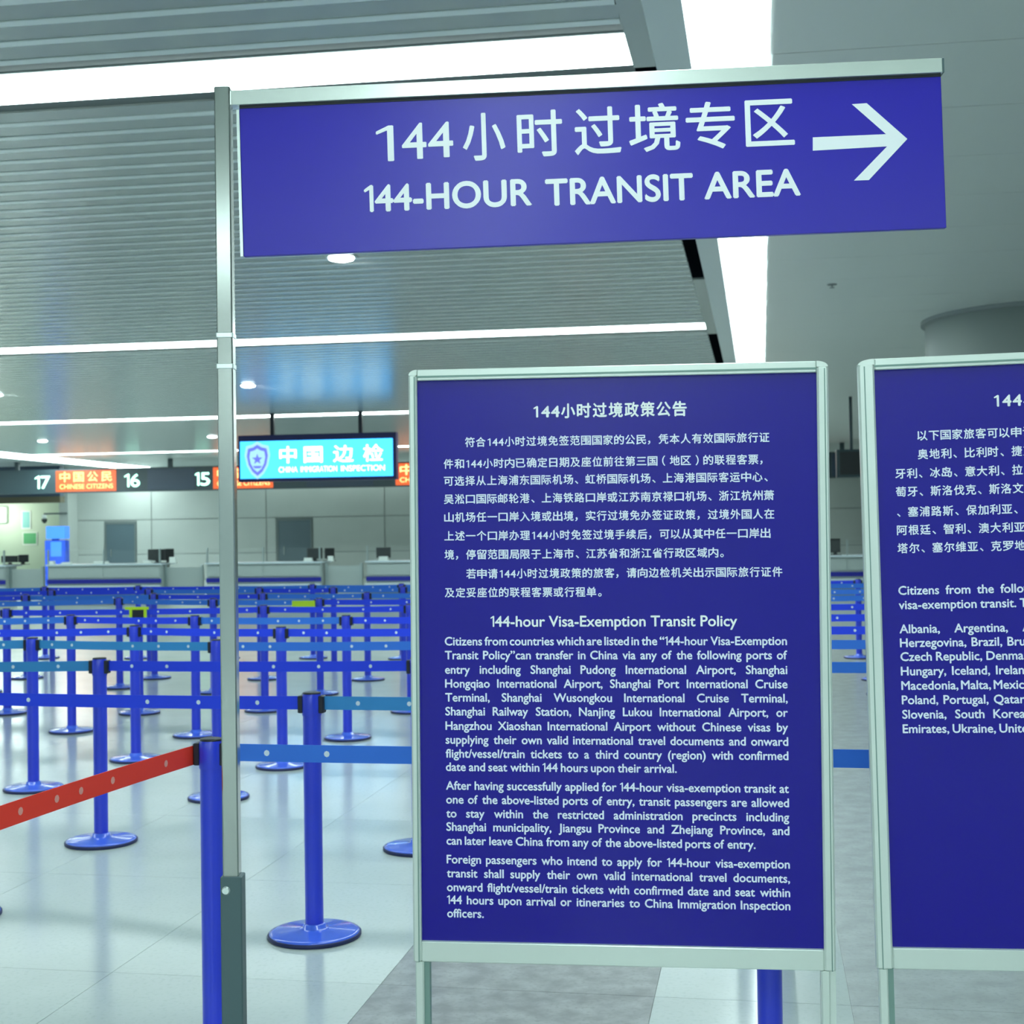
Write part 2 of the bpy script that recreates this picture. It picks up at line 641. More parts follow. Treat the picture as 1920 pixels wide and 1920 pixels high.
for i, (a, b, zt) in enumerate(doors):
    P = h2w(a, VW, 0)
    d = thing('door_%d' % (i + 1), None, None, P, HALLROT)
    tag(d, kind='structure')
    w = b - a
    q = MB()
    q.box(0, 0.07, -0.05, 0.0, 0, zt, M_doorframe)
    q.box(w - 0.07, w, -0.05, 0.0, 0, zt, M_doorframe)
    q.box(0.07, w - 0.07, -0.05, 0.0, zt - 0.09, zt, M_doorframe)
    q.build('door_frame', d)
    q = MB()
    q.box(0.07, w - 0.07, -0.035, -0.001, 0, zt - 0.09, M_door)
    q.build('door_leaf', d)
    q = MB()
    q.box(w * 0.2, w * 0.2 + 0.025, -0.08, -0.035, 0.9, 1.2, M_chrome)
    q.build('door_handle', d)

# wall and opening at far left
vf = 57.0
q = MB()
q.box(-36, uL + 3, vf, vf + 0.2, 0, WALLH, M_farwall)
tag(q.build('wall_left', rotz=HALLROT), kind='structure')
q = MB()
u1, _ = onv(128, 1000, 48.6)
q.box(u1 - 0.35, u1, 48.6, 49.4, 0, WALLH, M_wall)
tag(q.build('trim_3', rotz=HALLROT), kind='structure')
for x0, x1, y0, y1, mm, lb in [(40, 58, 958, 992, M_poster_c, 'cyan and green wall poster, upper of the two, at far left opening'),
                               (42, 70, 998, 1022, M_poster_g, 'green wall notice, lower of the two, at far left opening')]:
    a, z1 = onv(x0, y0, vf - 0.03)
    b, z0 = onv(x1, y1, vf - 0.03)
    P = h2w(a, vf - 0.03, z0)
    t = thing('wall_notice', lb, 'poster', P, HALLROT)
    q = MB(); q.box(0, b - a, 0, 0.03, 0, z1 - z0, M_white); q.build('backing', t)
    q = MB(); q.box(0.05, b - a - 0.05, -0.006, 0.0, 0.06, z1 - z0 - 0.04, mm); q.build('print', t)
# luminaire on that wall that makes the glow
lp = bpy.data.lights.new('corridor_lamp', 'POINT')
lp.energy = 110; lp.color = (0.95, 1.0, 0.85); lp.shadow_soft_size = 0.4
a, z = onv(-25, 965, vf - 1.2)
t = thing('wall_lamp', 'bright wall lamp at far left edge behind the counters', 'lamp', h2w(a, vf - 0.5, z), HALLROT)
q = MB(); q.box(-0.35, 0.35, 0.3, 0.5, -0.35, 0.35, M_white, 0.05); q.build('lamp_body', t)
lo = bpy.data.objects.new('bulb', lp); COL.objects.link(lo); lo.parent = t; lo.location = (0.2, -0.9, 0)

# blue kiosk at the wall end
a, z1 = onv(83, 985, 44.0)
b, z0 = onv(124, 1050, 44.0)
t = thing('information_kiosk', 'blue upright kiosk with lit screen at the left end of the back wall', 'kiosk', h2w(a, 44.0), HALLROT)
w = b - a
q = MB(); q.box(0, w * 0.95, 0.0, 0.35, 0, 1.55, M_kiosk, 0.03); q.build('body', t)
q = MB(); q.box(0.08, w - 0.02, -0.03, 0.3, 1.60, z1 - 0.04, M_kioskscr); q.build('header', t)
q = MB(); q.box(w * 0.3, w * 0.8, -0.02, 0.0, 1.0, 1.5, M_kioskscr); q.build('screen', t)
q = MB(); q.box(w * 0.3, w * 0.6, 0.05, 0.15, 1.5, 1.6, M_clip); q.build('neck', t)
# camera dome on the pillar
a, z = onv(82, 973, 48.5)
t = thing('security_camera', 'small black and white security camera left of the kiosk top', 'camera', h2w(a, 48.5, z), HALLROT)
q = MB(); q.box(-0.07, 0.07, 0, 0.1, 0.0, 0.16, M_white, 0.02); q.build('mount', t)
q = MB(); q.lathe([(0.03, -0.16), (0.09, -0.10), (0.11, 0.0)], M_monitor, 16, 0, 0.05); q.build('dome', t)
q = MB(); q.box(-0.03, 0.9, 0.06, 0.12, 0.16, 0.22, M_doorframe); q.build('bracket', t)

# ================================================================== COLUMN
P = h2w(4.10, 18.3)
t = thing('round_column', 'large round grey column rising behind the right blue notice board', 'column', (P.x, P.y, 0))
q = MB(); q.lathe([(1.42, 0), (1.42, CEIL)], M_col, 96); q.build('shaft', t)
q = MB(); q.lathe([(1.47, CEIL - 0.05), (1.47, CEIL - 0.0)], M_ceilgap, 96); q.build('shadow_gap_ring', t)
q = MB(); q.lathe([(1.47, 0), (1.47, 0.15), (1.43, 0.16)], M_doorframe, 96); q.build('plinth', t)

# ================================================================== HANGING SIGNS
VB = 43.5


def rod(t, x, z0, h=None):
    r = MB()
    r.box(x - 0.07, x + 0.07, 0.10, 0.2, z0, CEIL, M_housing)
    r.build('hanging_rod', t)


# long number bar, one housing per stretch between rods
z_top = onv(248, 877, VB)[1]
z_bot = onv(248, 922, VB)[1]
bars = [(-60, 118, 'left stretch of dark number bar, ending before the sign 17'),
        ]
t = thing('number_sign_bar', 'long dark hanging bar with lane numbers 17, 16 and 15', 'sign', h2w(0, VB, 0), HALLROT)
ua = onv(-120, 900, VB)[0]
ub = onv(2000, 900, VB)[0]
q = MB(); q.box(ua, ub, 0, 0.3, z_bot, z_top, M_housing); q.build('housing', t)
for x in (28, 316, 610, 900, 1200, 1580):
    rod(t, onv(x, 870, VB)[0], z_top)
hbar = z_top - z_bot
for s_, xc in (('17', 80), ('16', 248), ('15', 379)):
    u = onv(xc, 900, VB)[0]
    q = MB()
    put_fit(q, s_, u - 0.27, u + 0.27, z_bot + hbar * 0.21, 0.60, M_digit, -0.015, 0.012)
    q.build('number', t)
for i, (x0, x1) in enumerate([(105, 218), (400, 512), (742, 880), (1040, 1150), (1390, 1500)]):
    a = onv(x0, 900, VB)[0]; b = onv(x1, 900, VB)[0]
    q = MB(); q.box(a, b, -0.02, 0.0, z_bot + 0.04, z_top - 0.05, M_orange_bg)
    scr = q.build('led_display', t)
    q = MB()
    w = (b - a - 0.16) / 4
    for k, ch in enumerate('中国公民'):
        put_fit(q, ch, a + 0.08 + k * w + 0.06, a + 0.08 + (k + 1) * w - 0.06, z_bot + hbar * 0.50, 0.36, M_orange, -0.03, 0.02)
    put_fit(q, 'CHINESE CITIZENS', a + 0.14, b - 0.1, z_bot + hbar * 0.17, 0.22, M_orange, -0.03, 0.01)
    q.build('led_text', scr)['kind'] = 'stuff'
for i, (x0, x1) in enumerate([(277, 366), (575, 700), (900, 1020), (1560, 1700)]):
    a = onv(x0, 900, VB)[0]; b = onv(x1, 900, VB)[0]
    q = MB(); q.box(a, b, -0.02, 0.0, z_bot + 0.04, z_top - 0.05, M_housing2); q.build('blank_display', t)
# lower, nearer box at the left edge
V2 = 46.3
a, z0 = onv(-90, 948, V2)
b, z1 = onv(112, 900, V2)
z0 = onv(60, 943, V2)[1]
t = thing('bulkhead', 'blank dark bulkhead box below the number bar at the left edge', 'bulkhead', h2w(a, V2, 0), HALLROT)
q = MB(); q.box(0, b - a, 0, 0.3, z0 + 0.22, CEIL, M_housing2); q.build('box', t)
q = MB(); q.box(-0.02, b - a + 0.02, -0.03, 0.33, z0, z0 + 0.22, mat('brown_sign_trim', (0.06, 0.055, 0.03), 0.5)); q.build('lower_trim', t)

# cyan screen
V3 = 28.4
a, z1 = onv(446, 817, V3)
b, z0 = onv(742, 898, V3)
t = thing('lit_screen_sign', 'hanging cyan lit screen with police badge and white Chinese title', 'screen', h2w(a, V3, 0), HALLROT + 0.02)
w = b - a; h = z1 - z0
print('screen', w, h, z0)
q = MB(); q.box(0, w, 0, 0.22, z0, z1, M_bezel); q.build('housing', t)
q = MB(); q.box(0.05, w - 0.07, -0.012, 0.0, z0 + 0.07, z1 - 0.13, M_led_cyan); q.build('display', t)
q = MB()
sx0 = w * 0.27
for k, (f0, f1) in enumerate([(0.265, 0.375), (0.42, 0.54), (0.605, 0.735), (0.795, 0.92)]):
    put_fit(q, '中国边检'[k], w * f0, w * f1, z0 + h * 0.42, 0.38, M_led_white, -0.016, 0.018)
q.build('title_text', t)['kind'] = 'stuff'
q = MB()
put_fit(q, 'CHINA', w * 0.26, w * 0.38, z0 + h * 0.19, 0.17, M_led_white, -0.016, 0.008)
put_fit(q, 'IMMIGRATION', w * 0.40, w * 0.63, z0 + h * 0.19, 0.17, M_led_white, -0.016, 0.008)
put_fit(q, 'INSPECTION', w * 0.655, w * 0.93, z0 + h * 0.19, 0.17, M_led_white, -0.016, 0.008)
q.build('subtitle_text', t)['kind'] = 'stuff'
q = MB()
cx, cz = w * 0.125, z0 + h * 0.46


def shield(k, y, m):
    pts = [(0, .36), (.10, .30), (.22, .27), (.25, .10), (.21, -.10), (.12, -.26), (0, -.36), (-.12, -.26), (-.21, -.10), (-.25, .10), (-.22, .27), (-.10, .30)]
    q.poly([(cx + px_ * k, cz + pz * k) for px_, pz in pts], y, y + 0.002, m)


shield(1.12, -0.016, M_led_pale)
shield(0.92, -0.019, M_led_emb)
shield(0.70, -0.022, M_led_pale)
q.poly([(cx + 0.12 * math.cos(math.pi / 2 + i * math.pi / 5) * (1 if i % 2 == 0 else 0.42), cz + 0.02 + 0.12 * math.sin(math.pi / 2 + i * math.pi / 5) * (1 if i % 2 == 0 else 0.42)) for i in range(10)], -0.026, -0.024, M_led_emb)
q.poly([(cx - 0.10, cz - 0.12), (cx + 0.10, cz - 0.12), (cx + 0.06, cz - 0.17), (cx - 0.06, cz - 0.17)], -0.026, -0.024, M_led_emb)
q.build('badge_emblem', t)
for x in (508, 673):
    u = (onv(x, 810, V3)[0] - a)
    q = MB(); q.box(u - 0.04, u + 0.04, 0.06, 0.14, z1, CEIL, M_clip); q.build('hanging_rod', t)

# dark screen seen between the two boards
a, z1 = onv(1568, 843, V3)
b, z0 = onv(1690, 893, V3)
t = thing('dark_hanging_screen', 'dark switched-off hanging screen seen in the gap between the boards', 'screen', h2w(a, V3, 0), HALLROT)
q = MB(); q.box(0, b - a, 0, 0.2, z0, z1, M_housing); q.build('housing', t)
q = MB(); q.box(0.06, b - a - 0.06, -0.01, 0, z0 + 0.05, z1 - 0.05, M_monitor); q.build('display', t)
for u in (0.3, b - a - 0.3):
    q = MB(); q.box(u - 0.03, u + 0.03, 0.06, 0.12, z1, CEIL, M_housing); q.build('hanging_rod', t)

# ================================================================== COUNTERS
VC = 31.5


def counter(x0, x1, label):
    a = onv(x0, 1087, VC)[0]; b = onv(x1, 1087, VC)[0]
    w = b - a
    t = thing('inspection_counter', label, 'counter', h2w(a, VC, 0), HALLROT, 'grey inspection counters')
    q = MB()
    q.box(0, w, 0.0, 0.55, 0.05, 0.93, M_counter)
    q.box(0.05, w - 0.05, 0.05, 0.5, 0.0, 0.05, M_clip)
    q.build('body', t)
    n = 2
    for k in range(n):
        q = MB(); q.box(w * k / n + 0.03, w * (k + 1) / n - 0.03, -0.02, 0.0, 0.64, 0.88, M_counter); q.build('front_panel', t)
    q = MB(); q.box(-0.01, w + 0.01, -0.03, 0.0, 0.50, 0.60, M_stripe); q.build('stripe', t)
    q = MB(); q.box(-0.02, w + 0.02, -0.14, 0.0, 0.37, 0.45, M_ledge, 0.01); q.build('ledge', t)
    q = MB(); q.box(0, w, -0.025, 0.0, 0.06, 0.36, M_lower); q.build('lower_panel', t)
    q = MB(); q.box(-0.03, w + 0.03, -0.05, 0.80, 0.93, 0.965, M_ledge); q.build('counter_top', t)
    for k in range(2):
        q = MB(); q.box(w * k / 2 + 0.04, w * (k + 1) / 2 - 0.04, -0.02, -0.008, 0.965, 1.30, M_glass); q.build('glass_pane', t)
    for k in range(3):
        u = [0.02, w / 2, w - 0.02][k]
        q = MB(); q.box(u - 0.018, u + 0.018, -0.03, 0.0, 0.965, 1.32, M_edge); q.build('glass_post', t)
    return t


counter(-210, 10, 'grey counter cut by the left edge of the picture')
counter(90, 302, 'grey blue-striped counter left of the steel pole, below the number 16')
counter(388, 602, 'grey blue-striped counter crossed by the steel pole, below the cyan screen')
counter(688, 900, 'grey blue-striped counter half hidden by the left edge of the left board')
counter(1480, 1700, 'grey counter seen in the gap between the two boards')
# gates between counters
for i, (x0, x1, lb) in enumerate([(305, 385, 'grey lane gate just left of the steel pole'), (606, 684, 'grey lane gate below the right end of the cyan screen'), (14, 86, 'grey lane gate at the left edge of the picture')]):
    a = onv(x0 + 4, 1080, 31.7)[0]; b = onv(x1 - 4, 1080, 31.7)[0]
    t = thing('lane_gate', lb, 'gate', h2w(a, 31.7, 0), HALLROT, 'lane gates between the counters')
    w = b - a
    q = MB(); q.box(0.04, w - 0.04, 0, 0.04, 0.15, 0.86, M_counter); q.build('gate_leaf', t)
    for u in (0.0, w - 0.06):
        q = MB(); q.box(u, u + 0.06, -0.02, 0.06, 0, 0.92, M_edge); q.build('gate_post', t)


def monitor(x, y, wpx, rot, label, v=32.0):
    u, z = onv(x, y, v)
    t = thing('monitor', label, 'monitor', h2w(u, v, 0.965), HALLROT + rot, 'monitors on the counters')
    w = wpx * v / FPX / max(0.3, math.cos(rot))
    z = z - 0.965
    q = MB(); q.box(-w / 2, w / 2, -0.03, 0.03, max(0.06, z - 0.19), z + 0.17, M_monitor, 0.01); q.build('screen', t)
    q = MB(); q.box(-0.04, 0.04, 0.0, 0.05, 0.01, z, M_monitor); q.build('stand', t)
    q = MB(); q.box(-0.13, 0.13, -0.08, 0.1, 0, 0.015, M_monitor); q.build('foot', t)


monitor(18, 1055, 34, 0, 'wider black monitor at the left edge of the picture')
monitor(44, 1053, 10, 1.1, 'black monitor turned edge-on at the left edge')
monitor(294, 1043, 36, 0, 'wider black monitor just left of the steel pole')
monitor(317, 1042, 10, 1.1, 'black monitor turned edge-on nearest the left side of the pole')
monitor(590, 1041, 30, 0, 'wider black monitor below the second door')
monitor(618, 1041, 11, 1.1, 'black monitor turned edge-on right of the second door')
monitor(719, 1040, 28, 0, 'single black monitor left of the left board')
monitor(1566, 1024, 18, 0, 'black monitor in the gap between the boards')


def device(x, y, wpx, hpx, label, v=31.9):
    u, z = onv(x, y, v)
    w = wpx * v / FPX; h = hpx * v / FPX
    t = thing('card_reader', label, 'device', h2w(u, v, 0.965), HALLROT, 'small white devices on the counters')
    q = MB(); q.box(-w / 2, w / 2, -0.06, 0.06, 0, 0.02, M_white); q.build('base_plate', t)
    q = MB(); q.box(-w * .42, w * .42, -0.05, 0.05, 0.02, max(0.05, h), M_white, 0.008); q.build('housing', t)


for x, y, w, h, lb in [(97, 1060, 14, 7, 'white device at left end of the counter by the kiosk'), (125, 1058, 22, 4, 'low white device second from left end of counter by kiosk'),
                       (190, 1058, 34, 5, 'long low white device below the first door'),
                       (277, 1054, 18, 6, 'white device under the monitor left of the steel pole'),
                       (325, 1063, 16, 12, 'white device below the edge-on monitor left of the pole'),
                       (578, 1050, 18, 7, 'white device left of the monitor below the second door'),
                       (719, 1050, 20, 8, 'white device in front of the single monitor left of the board'),
                       (620, 1058, 12, 10, 'white device right of the second door below edge-on monitor')]:
    device(x, y, w, h, lb, 31.45 if 0 else 31.75)

# ================================================================== STANCHIONS
HP = 0.945
pb = MB()
pb.lathe([(0.178, 0.0), (0.182, 0.004), (0.182, 0.014), (0.178, 0.016)], M_rim, 40)
rim_me = pb.mesh('base_rim')
pb = MB()
pb.lathe([(0.176, 0.0155), (0.176, 0.020), (0.16, 0.024), (0.06, 0.032), (0.045, 0.036), (0.042, 0.05), (0.036, 0.052)], M_bluebase, 40)
base_me = pb.mesh('base')
pb = MB()
pb.lathe([(0.0355, 0.05), (0.0355, HP - 0.085)], M_blue, 20)
post_me = pb.mesh('post')
pb = MB()
pb.lathe([(0.0375, HP - 0.085), (0.0385, HP - 0.08), (0.0385, HP - 0.012), (0.034, HP)], M_blue, 20)
head_me = pb.mesh('head')
pb = MB()
pb.box(0.030, 0.052, -0.022, 0.022, HP - 0.075, HP - 0.008, M_clip, 0.004)
clip_me = pb.mesh('belt_clip')
pb = MB()
pb.lathe([(0.035, HP - 0.001), (0.035, HP + 0.004), (0.028, HP + 0.006)], M_clip, 20)
cap_me = pb.mesh('cap')


def stanchion(P, label, group='blue belt stanchions of the queue', rot=0.0):
    t = thing('belt_stanchion', label, 'stanchion', (P.x, P.y, 0.0), rot, group)
    for n, me in (('base', base_me), ('base_rim', rim_me), ('post', post_me), ('head', head_me), ('belt_clip', clip_me), ('cap', cap_me)):
        part(n, me, t)
    part('belt_clip', clip_me, t, rot=(0, 0, math.pi))
    return t


def belt(t, P, Q, m, mp, marks, sag=0.006, width=0.052, zc=0.908, dz=0.0, x0=0.05):
    """belt from stanchion t at P to point Q (world), as a part of t"""
    d = Vector((Q.x - P.x, Q.y - P.y, 0))
    L = d.length
    ang = math.atan2(d.y, d.x)
    q = MB()
    n = 10
    x1 = L - 0.05
    th = 0.0012
    top, bot = [], []
    for i in range(n + 1):
        f_ = i / n
        x = x0 + (x1 - x0) * f_
        s_ = -sag * 4 * f_ * (1 - f_) + dz * f_
        top.append((x, zc + s_ + width / 2)); bot.append((x, zc + s_ - width / 2))
    for i in range(n):
        (xa, za), (xb, zb) = top[i], top[i + 1]
        (xc, zc1), (xd, zd) = bot[i], bot[i + 1]
        q.add([(xc, -th, zc1), (xd, -th, zd), (xb, -th, zb), (xa, -th, za), (xc, th, zc1), (xd, th, zd), (xb, th, zb), (xa, th, za)],
              [(0, 1, 2, 3), (7, 6, 5, 4), (3, 2, 6, 7), (0, 4, 5, 1)], m)
    for f_ in marks:
        x = x0 + (x1 - x0) * f_
        z = zc - sag * 4 * f_ * (1 - f_) + dz * f_
        k = width * 0.18
        for yy in (-th - 0.0006, th + 0.0006):
            sgn = 1 if yy < 0 else -1
            pts = [(x + k * math.cos(a_ * math.pi / 4) * 0.95, yy, z + k * math.sin(a_ * math.pi / 4) * sgn) for a_ in range(8)]
            q.face(pts, mp)
    o = q.build('belt', t)
    o.rotation_euler = (0, 0, ang - t.rotation_euler[2])
    if m is M_red:
        tag(o, 'red belt')
    return o


def grid(L, R):
    X = (L + R * math.sin(A)) / (math.cos(A) + math.tan(B) * math.sin(A))
    return Vector((X, R - X * math.tan(B), 0))


rows = [
    (4.09, [-1.66, 0.0, 1.62]),
    (5.33, [-3.33, -1.74, 0.05]),
    (6.78, [-4.9, -3.37, -1.79, -0.1, 1.4]),
    (8.12, [-5.7, -4.52, -3.22, -1.75, -0.1, 1.3]),
    (9.25, [-5.6, -4.37, -3.22, -1.8, -0.2, 1.2]),
    (10.55, [-6.72, -5.54, -4.41, -3.16, -1.8, -0.3, 1.2]),
    (11.98, [-7.9, -6.72, -5.50, -4.41, -3.12, -1.8, -0.3, 1.2]),
    (13.45, [-7.85, -6.64, -5.45, -4.35, -3.1, -1.8, -0.3, 1.2]),
    (14.83, [-9.3, -8.21, -6.69, -5.48, -4.21, -3.05, -1.8, -0.3, 1.2]),
    (16.35, [-9.9, -8.7, -7.4, -6.09, -5.13, -4.2, -3.0, -1.8, -0.3, 1.2]),
    (17.35, [-10.6, -9.4, -8.1, -6.8, -5.6, -4.4, -3.1, -1.8, -0.3, 1.2]),
]
ordn = ['front', 'second', 'third', 'fourth', 'fifth', 'sixth', 'seventh', 'eighth', 'ninth', 'tenth', 'eleventh', 'twelfth', 'thirteenth', 'fourteenth', 'fifteenth']
ordc = ['first', 'second', 'third', 'fourth', 'fifth', 'sixth', 'seventh', 'eighth', 'ninth', 'tenth', 'eleventh', 'twelfth', 'thirteenth']
special = {
    (0, 0): 'blue stanchion right behind the steel pole, holding the red belt',
    (0, 1): 'blue stanchion seen below the left board near its right leg',
    (0, 2): 'blue stanchion hidden behind the right board',
    (1, 1): 'nearest fully visible blue stanchion, between the steel pole and left board',
    (1, 0): 'blue stanchion whose base just touches the left picture edge',
    (2, 1): 'blue stanchion crossed by the red belt, its whole base in view',
    (2, 2): 'blue stanchion whose base is half hidden by the left board edge',
    (3, 1): 'blue stanchion at far left whose base is just above the red belt',
    (3, 2): 'blue stanchion behind the steel pole, base showing on both sides of it',
    (4, 2): 'blue stanchion just left of and behind the nearest one right of the pole',
    (4, 1): 'blue stanchion with base just above the red belt, left of the pole',
    (5, 3): 'blue stanchion between the nearest stanchion and the left board, base in view',
    (5, 2): 'blue stanchion just left of the steel pole above the red belt end',
    (5, 1): 'blue stanchion left of the one crossed by the red belt, farther back',
}
OVER = {(0, 0): (403, 1973), (1, 0): (-83, 1720), (1, 1): (590, 1755), (2, 1): (190, 1580), (2, 2): (787, 1592), (3, 1): (63, 1480), (3, 2): (410, 1497),
        (4, 2): (530, 1438), (4, 1): (255, 1425), (5, 3): (652, 1385), (5, 2): (368, 1380), (5, 1): (135, 1372), (6, 1): (14, 1338), (6, 2): (262, 1338),
        (6, 3): (497, 1333), (6, 4): (771, 1335), (7, 1): (225, 1290), (8, 1): (50, 1272), (8, 2): (290, 1272), (8, 4): (690, 1275)}   # measured floor points
mcolors = [M_belt2, M_belt, M_belt2, M_belt2, M_belt, M_belt2, M_belt, M_belt2, M_belt, M_belt2, M_belt, M_belt, M_belt2, M_belt, M_belt]
for ri, (R_, Ls) in enumerate(rows):
    Ps = []
    for ci, L_ in enumerate(Ls):
        j = 0.03 if ri > 6 else 0.0
        if (ri, ci) in OVER:
            Ps.append(onz(*OVER[(ri, ci)], 0.0))
            continue
        Ps.append(grid(L_ + rnd.uniform(-j, j) * 3, R_ + rnd.uniform(-j, j) * 3))
    seen = [q for q in range(len(Ps)) if px_of(Ps[q]) > -12]
    for ci, P in enumerate(Ps):
        nth = 'blue belt stanchion, %s row of the queue, ' % ordn[ri]
        nth += '%s from the left in its row' % ordc[seen.index(ci)] if ci in seen else 'standing outside the left picture edge'
        lb = special.get((ri, ci), nth)
        ang = -B
        t = stanchion(P, lb, rot=ang)
        if ci < len(Ps) - 1:
            Q = Ps[ci + 1]
            m = mcolors[ri]
            if ri == 1:
                m = M_belt if ci == 0 else M_teal
            if ri == 2 and ci == 0 or ri == 3 and ci < 2:
                m = M_teal
            if ri == 2 and ci == 1:
                m = M_belt
            if ri == 5 and ci % 2:
                m = M_belt
            if ri > 6 and rnd.random() < 0.4:
                m = M_belt if m is M_belt2 else M_belt2
            mk = [0.08, 0.20, 0.56, 0.71, 0.88] if ri < 6 else [0.12, 0.4, 0.7, 0.9]
            belt(t, P, Q, m, M_print, mk, sag=0.004)
        else:
            # last belt leaves towards the right, out of view
            Q = P + Vector((math.cos(B), -math.sin(B), 0)) * 1.4
        if ri == 0 and ci == 0:
            T0, P0 = t, P
# belts running between rows on the far left make the lanes
Pr = Vector((-1.30, 3.18, 0))
tr_ = stanchion(Pr, 'blue stanchion outside the left picture edge, holding the near end of the red belt', rot=math.radians(70))
P0s = P0 + Vector((-0.052, 0.006, 0))
o = belt(T0, P0s, Pr, M_red, M_redprint, [0.16, 0.42, 0.56, 0.66, 0.80], sag=-0.004, width=0.058, zc=0.90, dz=-0.012, x0=0.0)
d0 = P0s - P0
o.location = (d0.x * math.cos(B) - d0.y * math.sin(B), d0.x * math.sin(B) + d0.y * math.cos(B), 0)

# yellow tags
P = onY(569, 1132, 13.6)
t = thing('yellow_tag', 'bright yellow-green strip tag on a belt right of the steel pole', 'tag', (P.x, P.y, P.z), HALLROT)
q = MB(); q.box(-0.115, 0.115, -0.006, 0.006, -0.03, 0.03, M_yellow); q.build('strip', t)
q = MB(); q.box(-0.12, 0.12, -0.002, 0.01, -0.06, -0.03, M_clip); q.build('backing', t)
P = onz(262, 1338, 0.0); P.y -= 0.03; P.z = 0.90
t = thing('yellow_tag', 'yellow-edged small sign on a stanchion left of the steel pole', 'tag', (P.x, P.y, P.z), HALLROT)
q = MB()
q.box(-0.10, 0.12, -0.045, -0.035, 0.03, 0.055, M_yellow); q.box(-0.06, -0.035, -0.045, -0.035, -0.06, 0.03, M_yellow); q.box(0.075, 0.10, -0.045, -0.035, -0.06, 0.03, M_yellow)
q.build('border', t)
q = MB(); q.box(-0.035, 0.075, -0.04, -0.03, -0.07, 0.03, M_clip); q.build('plate', t)

# ================================================================== OVERHEAD SIGN ON POLE
PX = 0.019
DP = 3.33
Pp = onY(427, 900, DP)
top = onY(429, 166, DP).z
t = thing('pole_sign', 'blue overhead transit area sign with white arrow on a steel pole', 'sign', (Pp.x, Pp.y, 0))
q = MB(); q.box(-PX, PX, -PX, PX, 0.70, top, M_chrome, 0.003); q.build('pole', t)
zb = onY(429, 1640, DP).z
q = MB(); q.box(-0.024, 0.027, -0.025, 0.025, 0.02, zb, M_boot, 0.003); boot = q.build('sleeve', t)
tag(boot, 'dark grey lower sleeve')
q = MB()
n = 14
zs = onY(422, 1665, DP).z
q.add([(0.0105 * math.cos(2 * math.pi * i / n) - 0.010, -0.0256, zs + 0.0105 * math.sin(2 * math.pi * i / n)) for i in range(n)] +
      [(0.008 * math.cos(2 * math.pi * i / n) - 0.010, -0.0305, zs + 0.008 * math.sin(2 * math.pi * i / n)) for i in range(n)],
      [tuple(range(n, 2 * n))] + [(i, (i + 1) % n, n + (i + 1) % n, n + i) for i in range(n)], M_alu)
q.build('screw', t)
for y in (630, 688):  # bright raised bands standing for ceiling strips mirrored in the pole
    z = onY(429, y, DP).z
    q = MB(); q.box(-PX - 0.0015, PX + 0.0015, -PX - 0.0015, PX + 0.0015, z - 0.006, z + 0.006, M_alu, 0.002); q.build('glint_band', t)
q = MB(); q.lathe([(0.19, 0.0), (0.19, 0.008), (0.18, 0.012), (0.04, 0.016), (0.04, 0.022)], M_boot, 40); q.build('base_plate', t)
# sign panel, hung under the arm: its own slightly tilted frame
TL = onY(453, 205, 3.34); TR = onY(1763, 145, 3.265); BL = onY(452, 482, 3.34)


def frame_of(TL, TR, BL):
    u = (TR - TL); Wd = u.length; u = u.normalized()
    w = (TL - BL); Hd = w.length; w = w.normalized()
    nrm = u.cross(w).normalized()          # points to the viewer side? (u x up = -y) -> towards camera
    w2 = nrm.cross(u).normalized()
    # local axes: x = u, y = away from viewer, z = up
    mtx = Matrix((u, -nrm, w2)).transposed().to_4x4()
    mtx.translation = BL + w2 * 0
    # bottom-left derived from TL
    mtx.translation = TL - w2 * Hd
    return mtx, Wd, Hd


mtx, Wd, Hd = frame_of(TL, TR, BL)
print('sign size', Wd, Hd)
inv = Matrix.Translation((-Pp.x, -Pp.y, 0))


def local(o, mtx):
    o.matrix_local = inv @ mtx


arm = MB(); arm.box(-0.030, Wd + 0.002, -0.018, 0.020, Hd + 0.006, Hd + 0.041, M_arm, 0.002)
o = arm.build('arm', t); local(o, mtx)
q = MB(); q.box(Wd + 0.002, Wd + 0.006, -0.016, 0.018, Hd + 0.007, Hd + 0.040, M_boot); o = q.build('arm_end_cap', t); local(o, mtx)
q = MB(); q.box(-0.004, Wd, -0.006, 0.014, Hd, Hd + 0.006, M_clip); o = q.build('arm_shadow_line', t); local(o, mtx)  # black strip standing for the shadow line between arm and panel
q = MB(); q.box(-0.004, Wd, -0.006, 0.010, 0.0, Hd, M_panel, 0.0015); pan = q.build('sign_panel', t); local(pan, mtx)
q = MB(); q.box(-0.0115, -0.0045, -0.007, 0.012, 0.0, Hd - 0.002, M_alu); o = q.build('edge_strip', t); local(o, mtx)


def sl_(x, y):        # photo pixel -> panel local
    d = ray(x, y)
    o_ = mtx.translation; nn = mtx.col[1].to_3d()
    P = Vector((0, 0, EYE)); tt = (o_ - P).dot(nn) / d.dot(nn)
    P = P + d * tt
    l = mtx.inverted() @ P
    return l.x, l.z


